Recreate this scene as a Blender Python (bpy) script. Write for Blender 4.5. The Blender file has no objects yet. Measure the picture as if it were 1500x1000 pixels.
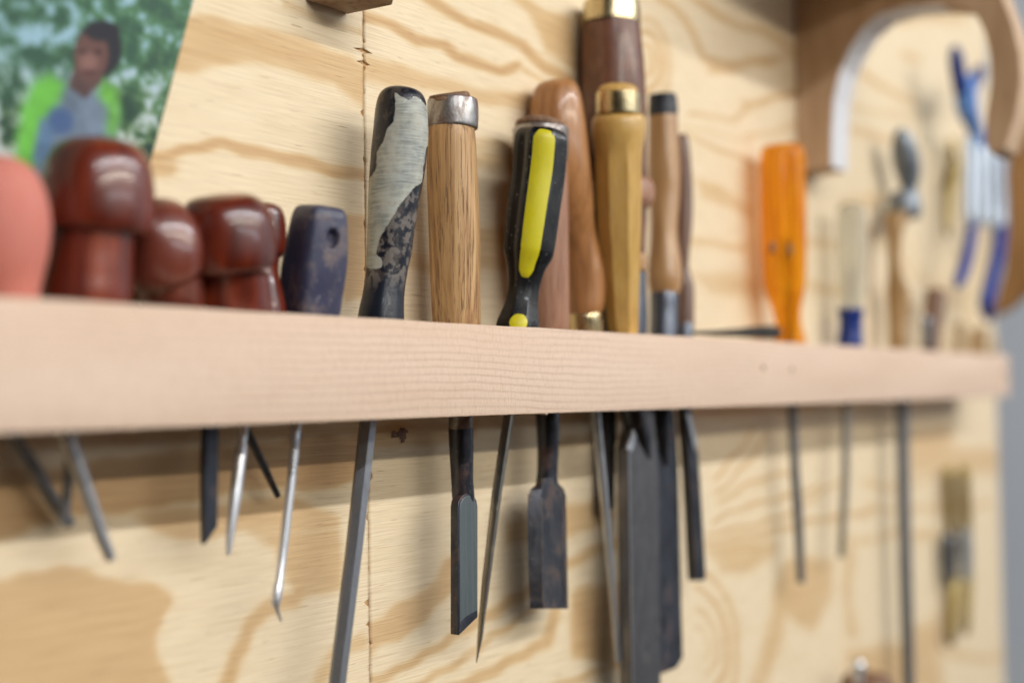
import bpy, math, random
import numpy as np
from mathutils import Vector, noise
random.seed(7)
C = bpy.context.scene
COL = C.collection
# ------------------------------------------------------------------ camera maths
F = 2083.0                                   # focal length in pixels of a 1500 x 1000 frame (50 mm lens)
AX = Vector((1357, -57, -F)).normalized()    # world X (along the wall) in camera axes
uz = (1357*-0.0145 - 57)/F
CZ = Vector((-0.0145, 1, uz)).normalized()   # world Z in camera axes
BY = CZ.cross(AX).normalized()               # world Y (into the wall)
CZ = AX.cross(BY).normalized()
GAP = 0.065                                  # rail front stands this far off the plywood
def ray(px, py):
    d = Vector((px-750, 500-py, -F))/F
    return Vector((AX.dot(d), BY.dot(d), CZ.dot(d)))
_a, _b = ray(0, 434), ray(0, 634)
D = 0.05/(_a.z/_a.y - _b.z/_b.y)             # the rail is 50 mm high
D0 = D + GAP
CAM = Vector((0, -D0, 0))
def P(px, py, s):                            # point of the plane standing s metres off the plywood
    r = ray(px, py); return CAM + r*((D0-s)/r.y)
def depth(px, py, s): return (D0-s)/ray(px, py).y
def onX(px, py, X):
    r = ray(px, py); return CAM + r*(X/r.x)
def proj(co):                                # numpy (n,3) -> pixels
    v = co - np.array(CAM)
    A = np.array([AX, BY, CZ])
    c = v @ A
    z = np.maximum(-c[:, 2], 1e-3)
    return np.stack([750+F*c[:, 0]/z, 500-F*c[:, 1]/z], 1)
# ------------------------------------------------------------------ object helpers
def tag(o, label=None, cat=None, group=None, kind=None):
    if label: o['label'] = label
    if cat: o['category'] = cat
    if group: o['group'] = group
    if kind: o['kind'] = kind
    return o
def thing(name, label, cat, base, group=None):
    o = bpy.data.objects.new(name, None); COL.objects.link(o)
    o.location = base; o.empty_display_size = .01
    return tag(o, label, cat, group)
def part(name, parent, vf, mat, smooth=True, origin=None, bevel=0, label=None, auto=None):
    v, f = vf[0], vf[1]
    org = Vector((0, 0, 0))
    top = parent
    chain = Vector((0, 0, 0))
    while top is not None:
        chain += top.location; top = top.parent
    if parent is None:
        org = Vector(origin) if origin is not None else Vector(v[0])
        chain = org
    me = bpy.data.meshes.new(name)
    me.from_pydata([tuple(Vector(p)-chain) for p in v], [], f)
    me.update()
    o = bpy.data.objects.new(name, me); COL.objects.link(o)
    if parent is None: o.location = org
    else: o.parent = parent
    me.materials.append(mat)
    if smooth: me.polygons.foreach_set('use_smooth', [True]*len(me.polygons))
    if smooth and auto is None: auto = 40
    if auto and smooth:
        try:
            import bmesh
            bm = bmesh.new(); bm.from_mesh(me)
            bmesh.ops.recalc_face_normals(bm, faces=bm.faces)
            for e in bm.edges:
                if len(e.link_faces) == 2 and e.calc_face_angle(0) > math.radians(auto): e.smooth = False
            bm.to_mesh(me); bm.free()
        except Exception as ex: print('auto', ex)
    else:
        import bmesh
        bm = bmesh.new(); bm.from_mesh(me); bmesh.ops.recalc_face_normals(bm, faces=bm.faces); bm.to_mesh(me); bm.free()
    if bevel:
        m = o.modifiers.new('bevel', 'BEVEL'); m.width = bevel; m.segments = 2; m.limit_method = 'ANGLE'; m.angle_limit = .5
        me.polygons.foreach_set('use_smooth', [True]*len(me.polygons))
        m.harden_normals = True
    if label: o['label'] = label
    return o
def attr(o, name, vals):
    a = o.data.attributes.new(name, 'FLOAT', 'POINT'); a.data.foreach_set('value', np.asarray(vals, dtype=np.float32))
def worldco(o):
    me = o.data; n = len(me.vertices); a = np.zeros(n*3); me.vertices.foreach_get('co', a); a = a.reshape(-1, 3)
    t = o
    while t is not None:
        a = a + np.array(t.location); t = t.parent
    return a
def catmull(st, sub):
    out = []
    n = len(st)
    for i in range(n-1):
        p0 = st[max(i-1, 0)]; p1 = st[i]; p2 = st[i+1]; p3 = st[min(i+2, n-1)]
        for k in range(sub):
            t = k/sub
            q = []
            for j in range(len(p1)):
                a, b, c, d = p0[j], p1[j], p2[j], p3[j]
                q.append(.5*((2*b)+(-a+c)*t+(2*a-5*b+4*c-d)*t*t+(-a+3*b-3*c+d)*t**3))
            out.append(q)
    out.append(list(st[-1]))
    return out
def lathe(st, s0, s1, n=40, sub=5, sect=None, smoothprof=True, rough=0.0):
    """st: (px, py, width_px) from top to bottom; standoff runs s0 -> s1 over the height"""
    st = [tuple(float(q) for q in a) for a in st]
    if smoothprof: st = catmull(st, sub)
    y0, y1 = st[0][1], st[-1][1]
    pts, rad = [], []
    for (px, py, w) in st:
        k = (py-y0)/(y1-y0) if y1 != y0 else 0
        s = s0+(s1-s0)*k
        p = P(px, py, s); pts.append(p); rad.append(max(w, .6)/2*depth(px, py, s)/F)
    ax = (pts[-1]-pts[0]).normalized()
    view = (CAM-pts[len(pts)//2]).normalized()
    e1 = (view-ax*view.dot(ax)).normalized(); e2 = ax.cross(e1)
    v, f = [], []
    m = len(pts)
    L = (pts[-1]-pts[0]).length
    for i, (p, r) in enumerate(zip(pts, rad)):
        tt = (p-pts[0]).dot(ax)/L
        for j in range(n):
            a = 2*math.pi*j/n
            k = sect(a, tt) if sect else 1
            if rough: k *= 1+rough*noise.noise(Vector((math.cos(a)*2, math.sin(a)*2, tt*9+i*.01)))
            v.append(p+(e1*math.cos(a)+e2*math.sin(a))*r*k)
    for i in range(m-1):
        for j in range(n):
            f.append((i*n+j, i*n+(j+1) % n, (i+1)*n+(j+1) % n, (i+1)*n+j))
    f.append(tuple(range(n))[::-1]); f.append(tuple((m-1)*n+j for j in range(n)))
    return v, f
def poly_sect(sides, rot=0.0, soft=0.0):
    def g(a, t):
        h = math.pi/sides
        x = ((a+rot) % (2*h))-h
        return (1-soft)*math.cos(h)/math.cos(x)*1.04+soft
    return g
def loft(rows):
    """rows of closed loops of (px,py,s)"""
    v, f = [], []
    n = len(rows[0])
    for r in rows:
        for (x, y, s) in r: v.append(P(x, y, s))
    for i in range(len(rows)-1):
        for j in range(n): f.append((i*n+j, i*n+(j+1) % n, (i+1)*n+(j+1) % n, (i+1)*n+j))
    f.append(tuple(range(n))[::-1]); f.append(tuple((len(rows)-1)*n+j for j in range(n)))
    return v, f
def slab(outline, s, th, s_bot=None):
    """outline of (px,py) on the plane s, given th metres of thickness towards the plywood"""
    if s_bot is None: s_bot = s
    ys = [q[1] for q in outline]; a, b = min(ys), max(ys)
    fr = [P(x, y, s+(s_bot-s)*(y-a)/(b-a)) for x, y in outline]
    bk = [p+Vector((0, th, 0)) for p in fr]
    n = len(fr)
    f = [tuple(range(n)), tuple(range(n, 2*n))[::-1]]
    f += [(j, (j+1) % n, n+(j+1) % n, n+j) for j in range(n)]
    return fr+bk, f
def box(x0, x1, y0, y1, z0, z1):
    v = [Vector((x, y, z)) for z in (z0, z1) for x, y in ((x0, y0), (x1, y0), (x1, y1), (x0, y1))]
    f = [(0, 1, 2, 3)[::-1], (4, 5, 6, 7), (0, 1, 5, 4), (1, 2, 6, 5), (2, 3, 7, 6), (3, 0, 4, 7)]
    return v, f
def tube(pts, r, n=14):
    v, f = [], []
    m = len(pts)
    if not hasattr(r, '__len__'): r = [r]*m
    up = Vector((.3, .9, .2))
    for i, p in enumerate(pts):
        t = (pts[min(i+1, m-1)]-pts[max(i-1, 0)]).normalized()
        a = t.cross(up).normalized(); b = t.cross(a)
        for j in range(n):
            q = 2*math.pi*j/n; v.append(p+(a*math.cos(q)+b*math.sin(q))*r[i])
    for i in range(m-1):
        for j in range(n): f.append((i*n+j, i*n+(j+1) % n, (i+1)*n+(j+1) % n, (i+1)*n+j))
    f.append(tuple(range(n))[::-1]); f.append(tuple((m-1)*n+j for j in range(n)))
    return v, f
def join(*vfs):
    v, f = [], []
    for a, b in vfs:
        k = len(v); v += list(a); f += [tuple(i+k for i in q) for q in b]
    return v, f
# 2-D helpers for stain and grain maps
def seg_dist(x, y, pl):
    d = np.full(x.shape, 1e9)
    for (x0, y0), (x1, y1) in zip(pl[:-1], pl[1:]):
        dx, dy = x1-x0, y1-y0
        t = np.clip(((x-x0)*dx+(y-y0)*dy)/(dx*dx+dy*dy+1e-9), 0, 1)
        d = np.minimum(d, np.hypot(x-x0-t*dx, y-y0-t*dy))
    return d
def poly_sd(x, y, pg):
    d = seg_dist(x, y, list(pg)+[pg[0]])
    ins = np.zeros(x.shape, bool)
    n = len(pg)
    for i in range(n):
        x0, y0 = pg[i]; x1, y1 = pg[(i+1) % n]
        if y0 == y1: continue
        c = ((y0 > y) != (y1 > y)) & (x < (x1-x0)*(y-y0)/(y1-y0)+x0)
        ins ^= c
    return np.where(ins, d, -d)
# ------------------------------------------------------------------ materials
class NT:
    def __init__(s, name):
        s.m = bpy.data.materials.new(name); s.m.use_nodes = True
        s.t = s.m.node_tree; s.b = s.t.nodes['Principled BSDF']; s.out = s.t.nodes['Material Output']
    def n(s, t, **kw):
        x = s.t.nodes.new(t)
        for k, v in kw.items(): setattr(x, k, v)
        return x
    def l(s, a, b): s.t.links.new(a, b)
    def coords(s, scale=(1, 1, 1), loc=(0, 0, 0), rot=(0, 0, 0)):
        if not hasattr(s, 'tc'): s.tc = s.n('ShaderNodeNewGeometry')
        mp = s.n('ShaderNodeMapping'); mp.inputs['Scale'].default_value = scale; mp.inputs['Location'].default_value = loc; mp.inputs['Rotation'].default_value = rot
        s.l(s.tc.outputs['Position'], mp.inputs[0]); return mp.outputs[0]
    def noise(s, scale, sc=1.0, detail=4, rough=.55, dist=0, loc=(0, 0, 0), rot=(0, 0, 0)):
        x = s.n('ShaderNodeTexNoise'); x.inputs['Scale'].default_value = sc; x.inputs['Detail'].default_value = detail
        x.inputs['Roughness'].default_value = rough; x.inputs['Distortion'].default_value = dist
        s.l(s.coords(scale, loc, rot), x.inputs['Vector']); return x.outputs['Fac']
    def ramp(s, fac, stops, interp='LINEAR'):
        r = s.n('ShaderNodeValToRGB'); e = r.color_ramp; e.interpolation = interp
        while len(e.elements) < len(stops): e.elements.new(.5)
        for q, (p, c) in zip(e.elements, stops):
            q.position = p; q.color = (*c, 1) if hasattr(c, '__len__') else (c, c, c, 1)
        s.l(fac, r.inputs[0]); return r.outputs[0]
    def mix(s, fac, a, b, mode='MIX'):
        x = s.n('ShaderNodeMix', data_type='RGBA', blend_type=mode)
        for sk, val in ((x.inputs[0], fac), (x.inputs[6], a), (x.inputs[7], b)):
            if isinstance(val, (int, float)): sk.default_value = val
            elif isinstance(val, tuple): sk.default_value = (*val, 1)
            else: s.l(val, sk)
        return x.outputs[2]
    def math(s, op, a, b=0.0, c=None):
        x = s.n('ShaderNodeMath', operation=op)
        for sk, val in zip(x.inputs, (a, b) if c is None else (a, b, c)):
            if isinstance(val, (int, float)): sk.default_value = val
            else: s.l(val, sk)
        return x.outputs[0]
    def attr(s, name):
        x = s.n('ShaderNodeAttribute'); x.attribute_name = name; return x.outputs['Fac']
    def bump(s, h, dist=.0003, strength=1):
        b = s.n('ShaderNodeBump'); b.inputs['Distance'].default_value = dist; b.inputs['Strength'].default_value = strength
        s.l(h, b.inputs['Height']); s.l(b.outputs[0], s.b.inputs['Normal'])
    def set(s, **kw):
        names = dict(col='Base Color', rough='Roughness', metal='Metallic', coat='Coat Weight', coatr='Coat Roughness', spec='Specular IOR Level', trans='Transmission Weight', ior='IOR', sub='Subsurface Weight')
        for k, v in kw.items():
            sk = s.b.inputs[names[k]]
            if isinstance(v, (int, float)): sk.default_value = v
            elif isinstance(v, tuple): sk.default_value = (*v, 1)
            else: s.l(v, sk)
        return s
def wood(name, c1, c2, c3, gs=(260, 260, 9), rough=.5, coat=0.0, pores=None, bump=.00015, seed=0, blotch=.25):
    t = NT(name)
    a = t.noise(gs, 1, 5, .6, .3, loc=(seed, seed*2, 0))
    col = t.ramp(a, [(.3, c1), (.52, c2), (.72, c3)])
    b = t.noise((60, 60, 25), 1, 3, .5, loc=(seed+5, 1, 2))
    col = t.mix(t.ramp(b, [(.35, 0.0), (.7, blotch)]), col, t.mix(1.0, col, (.62, .55, .48), 'MULTIPLY'))
    h = a
    if pores:
        p = t.noise((gs[0]*3.2, gs[1]*3.2, gs[2]*1.5), 1, 4, .7, loc=(seed, 3, 1))
        pm = t.ramp(p, [(.54, 0.0), (.64, 1.0)])
        col = t.mix(t.math('MULTIPLY', pm, pores), col, (c1[0]*.38, c1[1]*.3, c1[2]*.25))
        h = t.math('SUBTRACT', a, pm)
    t.set(col=col, rough=t.ramp(b, [(.3, rough*.8), (.7, min(1, rough*1.25))]), coat=coat, coatr=.12)
    t.bump(h, bump)
    return t.m
def metal(name, c1, c2, rough=.35, rust=None, rustamt=.5, metal_=1.0, sc=(90, 90, 40), bump=.0001, seed=0, specks=0.0):
    t = NT(name)
    a = t.noise(sc, 1, 6, .65, .2, loc=(seed, 0, seed))
    fine = t.noise((1400, 1400, 200), 1, 3, .6)
    col = t.mix(t.ramp(a, [(.35, 0.0), (.65, 1.0)]), c1, c2)
    col = t.mix(t.math('MULTIPLY', fine, .35), col, t.mix(1.0, col, (.45, .45, .45), 'MULTIPLY'))
    m = metal_
    if rust:
        r = t.noise((60, 60, 45), 1, 7, .7, .4, loc=(seed+3, 2, 7))
        k = t.ramp(r, [(.62-rustamt*.25, 0.0), (.72-rustamt*.2, 1.0)])
        col = t.mix(k, col, rust); m = t.math('MULTIPLY', t.math('SUBTRACT', 1.0, t.math('MULTIPLY', k, .8)), metal_)
    if specks:
        sp = t.ramp(t.noise((900, 900, 500), 1, 2, .5, loc=(9, seed, 1)), [(.68, 0.0), (.72, specks)])
        col = t.mix(sp, col, (.55, .5, .45))
    t.set(col=col, metal=m, rough=t.ramp(a, [(.3, rough*.75), (.7, min(1, rough*1.35))]))
    t.bump(t.math('ADD', a, t.math('MULTIPLY', fine, .3)), bump)
    return t.m
def plastic(name, c, rough=.3, dirt=None, amt=.3, coat=0, sc=(120, 120, 60), specks=0.0, seed=0, bump=.00008):
    t = NT(name)
    a = t.noise(sc, 1, 6, .7, .2, loc=(seed, 4, seed))
    col = t.mix(t.ramp(a, [(.5, 0.0), (.75, amt)]), c, dirt if dirt else (c[0]*.5, c[1]*.5, c[2]*.5))
    if specks:
        sp = t.ramp(t.noise((700, 700, 450), 1, 3, .6, loc=(1, seed, 5)), [(.66, 0.0), (.71, specks)])
        col = t.mix(sp, col, (.42, .42, .4))
    t.set(col=col, rough=t.ramp(a, [(.3, rough*.7), (.7, min(1, rough*1.6))]), coat=coat*.6, coatr=.1, spec=.35)
    t.bump(a, bump)
    return t.m

def plywood_mat():
    t = NT('plywood face')
    g = t.attr('grain')
    w = t.noise((7, 7, 75), 1, 5, .6, .25)
    w2 = t.noise((6, 6, 560), 1, 4, .6, 0)
    v = t.math('ADD', g, t.math('MULTIPLY', t.math('SUBTRACT', w, .5), .26))
    v = t.math('ADD', v, t.math('MULTIPLY', t.math('SUBTRACT', w2, .5), .13))
    w3 = t.noise((5, 5, 300), 1, 5, .6, 0, loc=(3, 1, 8))
    v = t.math('ADD', v, t.math('MULTIPLY', t.math('MULTIPLY', t.math('SUBTRACT', w3, .5), .55), t.math('ADD', t.math('MULTIPLY', g, 1.2), .25)))
    col = t.ramp(v, [(0.0, (.78, .645, .44)), (.14, (.73, .57, .35)), (.38, (.63, .43, .215)), (.66, (.535, .325, .145)), (1.0, (.38, .20, .075))])
    fib = t.noise((26, 26, 1500), 1, 3, .6)
    col = t.mix(t.ramp(fib, [(.36, .42), (.56, 0.0)]), col, t.mix(1.0, col, (.62, .52, .42), 'MULTIPLY'))
    dash = t.noise((45, 45, 900), 1, 1, .5, loc=(4, 0, 9))
    col = t.mix(t.ramp(dash, [(.69, 0.0), (.75, .6)]), col, (.30, .17, .07))
    big = t.noise((3, 3, 6), 1, 2, .5)
    col = t.mix(t.ramp(big, [(.3, 0.0), (.7, .16)]), col, (.80, .62, .44))
    t.set(col=col, rough=.62, spec=.35)
    t.bump(t.math('ADD', t.math('MULTIPLY', fib, .7), w2), .00022)
    return t.m
def rail_mat():
    t = NT('rail softwood')
    # growth rings: many sagging lines along X, wandering slowly
    wander = t.noise((5.5, 5.5, 14), 1, 3, .5, loc=(2, 0, 1))
    fine = t.noise((45, 45, 60), 1, 3, .5)
    pos = t.n('ShaderNodeSeparateXYZ'); t.l(t.coords(), pos.inputs[0])
    z = t.math('MULTIPLY', pos.outputs[2], 1500.0)
    ph = t.math('ADD', t.math('ADD', z, t.math('MULTIPLY', wander, 15.0)), t.math('MULTIPLY', fine, 2.6))
    s = t.math('SINE', ph)
    late = t.ramp(t.math('MULTIPLY_ADD', s, .5, .5), [(.55, 0.0), (.93, 1.0)])
    vis = t.ramp(t.noise((7, 7, 30), 1, 3, .5, loc=(5, 5, 5)), [(.36, .10), (.62, .7)])
    late = t.math('MULTIPLY', late, vis)
    saw = t.noise((1300, 1300, 260), 1, 4, .75)
    col = t.mix(t.ramp(t.noise((4, 4, 40), 1, 4, .55), [(.3, 0.0), (.7, 1.0)]), (.66, .485, .36), (.715, .545, .425))
    col = t.mix(t.math('MULTIPLY', late, .36), col, (.42, .25, .17))
    col = t.mix(t.ramp(saw, [(.34, .38), (.5, 0.0)]), col, (.45, .29, .2))
    col = t.mix(t.ramp(saw, [(.6, 0.0), (.74, .35)]), col, (.80, .64, .53))
    pore = t.ramp(t.noise((420, 420, 1900), 1, 2, .5, loc=(3, 3, 3)), [(.67, 0.0), (.73, .5)])
    col = t.mix(pore, col, (.34, .2, .13))
    sm = t.ramp(t.noise((16, 16, 30), 1, 5, .65, loc=(11, 2, 4)), [(.60, 0.0), (.74, .22)])
    col = t.mix(sm, col, (.40, .29, .22))
    t.set(col=col, rough=.72, spec=.3)
    t.bump(t.math('SUBTRACT', saw, t.math('MULTIPLY', late, .7)), .0002)
    return t.m
PLY = plywood_mat(); RAIL = rail_mat()
M = {}
M['core'] = wood('core', (.34, .19, .08), (.5, .3, .14), (.6, .4, .2), gs=(400, 400, 30), rough=.9)
M['blockwood'] = wood('blockwood', (.24, .15, .09), (.40, .28, .19), (.5, .37, .27), gs=(30, 30, 400), rough=.75, pores=.7)
M['bracket'] = wood('bracket', (.42, .27, .155), (.53, .36, .22), (.58, .41, .27), gs=(40, 40, 9), rough=.6)
M['hornwood'] = wood('hornwood', (.26, .13, .04), (.36, .19, .07), (.42, .24, .10), gs=(40, 40, 9), rough=.6)
M['oak'] = wood('oak', (.30, .145, .05), (.50, .29, .12), (.62, .40, .19), gs=(300, 300, 7), rough=.5, pores=.8, bump=.0003, coat=.1)
M['oakend'] = wood('oakend', (.12, .06, .03), (.26, .15, .09), (.36, .22, .14), gs=(900, 900, 60), rough=.85, pores=.8)
M['pinkwood'] = wood('pinkwood', (.26, .12, .07), (.36, .18, .105), (.42, .22, .14), gs=(300, 300, 12), rough=.42, pores=.4, coat=.15)
M['filewood'] = wood('filewood', (.27, .11, .033), (.40, .18, .06), (.46, .22, .085), gs=(200, 200, 10), rough=.36, coat=.3, pores=.25)
M['box'] = wood('boxwood', (.48, .27, .065), (.58, .35, .095), (.63, .40, .13), gs=(180, 180, 12), rough=.38, coat=.22, blotch=.2, pores=.12)
M['blond'] = wood('blond', (.28, .14, .05), (.43, .235, .095), (.50, .30, .14), gs=(160, 160, 12), rough=.34, coat=.35)
M['darkthin'] = wood('darkthin', (.10, .05, .03), (.17, .09, .06), (.23, .13, .09), gs=(200, 200, 10), rough=.45, coat=.2)
M['leather'] = wood('leather', (.08, .028, .014), (.14, .052, .027), (.19, .078, .042), gs=(160, 160, 90), rough=.46, coat=.2, bump=.0002)
M['redwood'] = wood('redwood', (.05, .006, .003), (.14, .017, .005), (.27, .045, .008), gs=(110, 110, 12), rough=.34, coat=.5, bump=.00003, blotch=.3)
M['plumwood'] = wood('plumwood', (.10, .022, .014), (.16, .036, .022), (.2, .055, .034), gs=(110, 110, 12), rough=.35, coat=.7, bump=.00003)
M['pink'] = plastic('pink', (.56, .19, .145), .6, (.6, .15, .1), .3)
M['darkwood'] = wood('darkwood', (.10, .045, .02), (.19, .09, .045), (.25, .13, .07), rough=.45)
M['farwood'] = wood('farwood', (.28, .15, .05), (.40, .24, .09), (.46, .29, .13), rough=.5, coat=.2)
M['brass'] = metal('brass', (.72, .58, .33), (.50, .40, .24), .26, seed=2, rust=(.25, .17, .08), rustamt=.3, specks=.25)
M['oldbrass'] = metal('oldbrass', (.50, .38, .14), (.36, .26, .09), .4, seed=5)
M['hoop'] = metal('hoop', (.50, .50, .50), (.30, .28, .27), .33, rust=(.13, .085, .07), rustamt=.62, seed=1, specks=.4, bump=.0003)
M['steel'] = metal('steel', (.62, .64, .68), (.48, .50, .54), .34, seed=4, metal_=.85)
M['brightsteel'] = metal('brightsteel', (.86, .88, .92), (.7, .72, .76), .32, seed=6, metal_=.8)
M['greysteel'] = metal('greysteel', (.31, .325, .35), (.22, .23, .255), .42, metal_=.85, seed=7, bump=.0002)
M['chromeshaft'] = metal('chromeshaft', (.45, .42, .36), (.30, .29, .27), .3, seed=17, rust=(.3, .24, .15), rustamt=.2)
M['black'] = metal('blacksteel', (.10, .11, .135), (.055, .058, .072), .36, rust=(.085, .05, .045), rustamt=.35, seed=8, specks=.25, bump=.0003)
M['bladeface'] = metal('bladeface', (.27, .31, .31), (.19, .215, .225), .36, seed=9, bump=.0002, sc=(220, 220, 8))
M['rusty'] = metal('rustysteel', (.075, .082, .10), (.12, .12, .135), .42, rust=(.085, .058, .05), rustamt=.6, seed=11, specks=.5, bump=.0005)
M['slick'] = metal('slick', (.20, .195, .20), (.13, .128, .135), .42, rust=(.11, .09, .085), rustamt=.25, seed=12, specks=.2, bump=.0002)
M['ferrule'] = metal('ferrule', (.20, .22, .26), (.13, .14, .17), .38, seed=13)
M['blackcap'] = plastic('blackcap', (.02, .022, .03), .4, (.06, .06, .07), .5)
M['blackp'] = plastic('blackp', (.004, .0045, .006), .3, (.035, .032, .03), .5, coat=.35, specks=.6, seed=3)
M['yellow'] = plastic('yellow', (.60, .53, .014), .34, (.40, .33, .03), .55, coat=.1, specks=.5, seed=9)
M['navy'] = plastic('navy', (.036, .038, .075), .42, (.30, .22, .17), .75, specks=.6, sc=(70, 70, 50), coat=.2, seed=14, bump=.0003)
M['bluep'] = plastic('bluep', (.008, .03, .19), .3)
M['bluegrip'] = plastic('bluegrip', (.008, .034, .25), .35)
M['lightblue'] = plastic('lightblue', (.12, .26, .62), .4)
M['greymetal'] = metal('greymetal', (.30, .34, .38), (.20, .23, .27), .5, metal_=.6)
M['palerod'] = metal('palerod', (.60, .68, .78), (.48, .56, .68), .45, metal_=.5)
M['blackrub'] = plastic('blackrub', (.015, .016, .014), .5)
M['cream'] = wood('cream', (.45, .34, .2), (.6, .47, .3), (.7, .57, .4), rough=.6)
M['white'] = plastic('whitepaint', (.78, .78, .80), .5, (.5, .5, .5), .3, sc=(40, 40, 30))
def amber():
    t = NT('amber'); t.set(col=t.ramp(t.noise((230, 230, 12), 1, 3, .5), [(.38, (.28, .06, .002)), (.48, (.88, .29, .005)), (.58, (1, .52, .02))]), rough=.14, coat=.3, sub=0.0)
    tr = t.n('ShaderNodeBsdfTransparent'); tr.inputs[0].default_value = (1, .72, .22, 1)
    mx = t.n('ShaderNodeMixShader'); mx.inputs[0].default_value = .52
    tl = t.n('ShaderNodeBsdfTranslucent'); tl.inputs[0].default_value = (1, .44, .012, 1)
    m2 = t.n('ShaderNodeMixShader'); m2.inputs[0].default_value = .45
    t.l(t.b.outputs[0], m2.inputs[1]); t.l(tl.outputs[0], m2.inputs[2])
    t.l(m2.outputs[0], mx.inputs[1]); t.l(tr.outputs[0], mx.inputs[2]); t.l(mx.outputs[0], t.out.inputs[0])
    return t.m
def clearp():
    t = NT('clear'); t.set(col=(.60, .60, .54), rough=.12)
    tr = t.n('ShaderNodeBsdfTransparent'); tr.inputs[0].default_value = (.93, .92, .86, 1)
    mx = t.n('ShaderNodeMixShader'); mx.inputs[0].default_value = .64
    t.l(t.b.outputs[0], mx.inputs[1]); t.l(tr.outputs[0], mx.inputs[2]); t.l(mx.outputs[0], t.out.inputs[0])
    return t.m
M['amber'] = amber(); M['clear'] = clearp()
def worn_paint():
    t = NT('chipped paint')
    g = t.attr('paint')
    n1 = t.noise((260, 260, 200), 1, 6, .7, .3)
    k = t.ramp(t.math('ADD', g, t.math('MULTIPLY', t.math('SUBTRACT', n1, .5), .55)), [(.47, 0.0), (.53, 1.0)])
    sp = t.ramp(t.noise((240, 240, 190), 1, 5, .6, loc=(3, 9, 1)), [(.50, 0.0), (.54, 1.0)])
    k2 = k; spk = t.math('MULTIPLY', sp, t.attr('chips'))
    brush = t.noise((70, 70, 900), 1, 4, .65, .8, rot=(0, .35, .2))
    mot = t.noise((120, 120, 90), 1, 5, .6)
    grey = t.mix(t.ramp(mot, [(.35, 0.0), (.62, 1.0)]), (.20, .215, .20), (.40, .385, .32))
    grey = t.mix(t.ramp(brush, [(.42, 0.0), (.6, .6)]), grey, (.46, .48, .44))
    base = t.mix(t.ramp(t.noise((140, 140, 110), 1, 5, .65, loc=(7, 1, 1)), [(.5, 0.0), (.6, 1.0)]), (.007, .009, .017), (.06, .048, .043))
    base = t.mix(t.attr('gloss'), base, (.008, .011, .02)); base = t.mix(spk, base, (.15, .13, .115))
    t.set(col=t.mix(k2, base, grey), rough=t.mix(k2, (.28, .28, .28), (.6, .6, .6)), coat=.05, spec=.35)
    t.bump(t.math('ADD', k2, t.math('MULTIPLY', brush, .35)), .0005)
    return t.m
M['worn'] = worn_paint()

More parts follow.
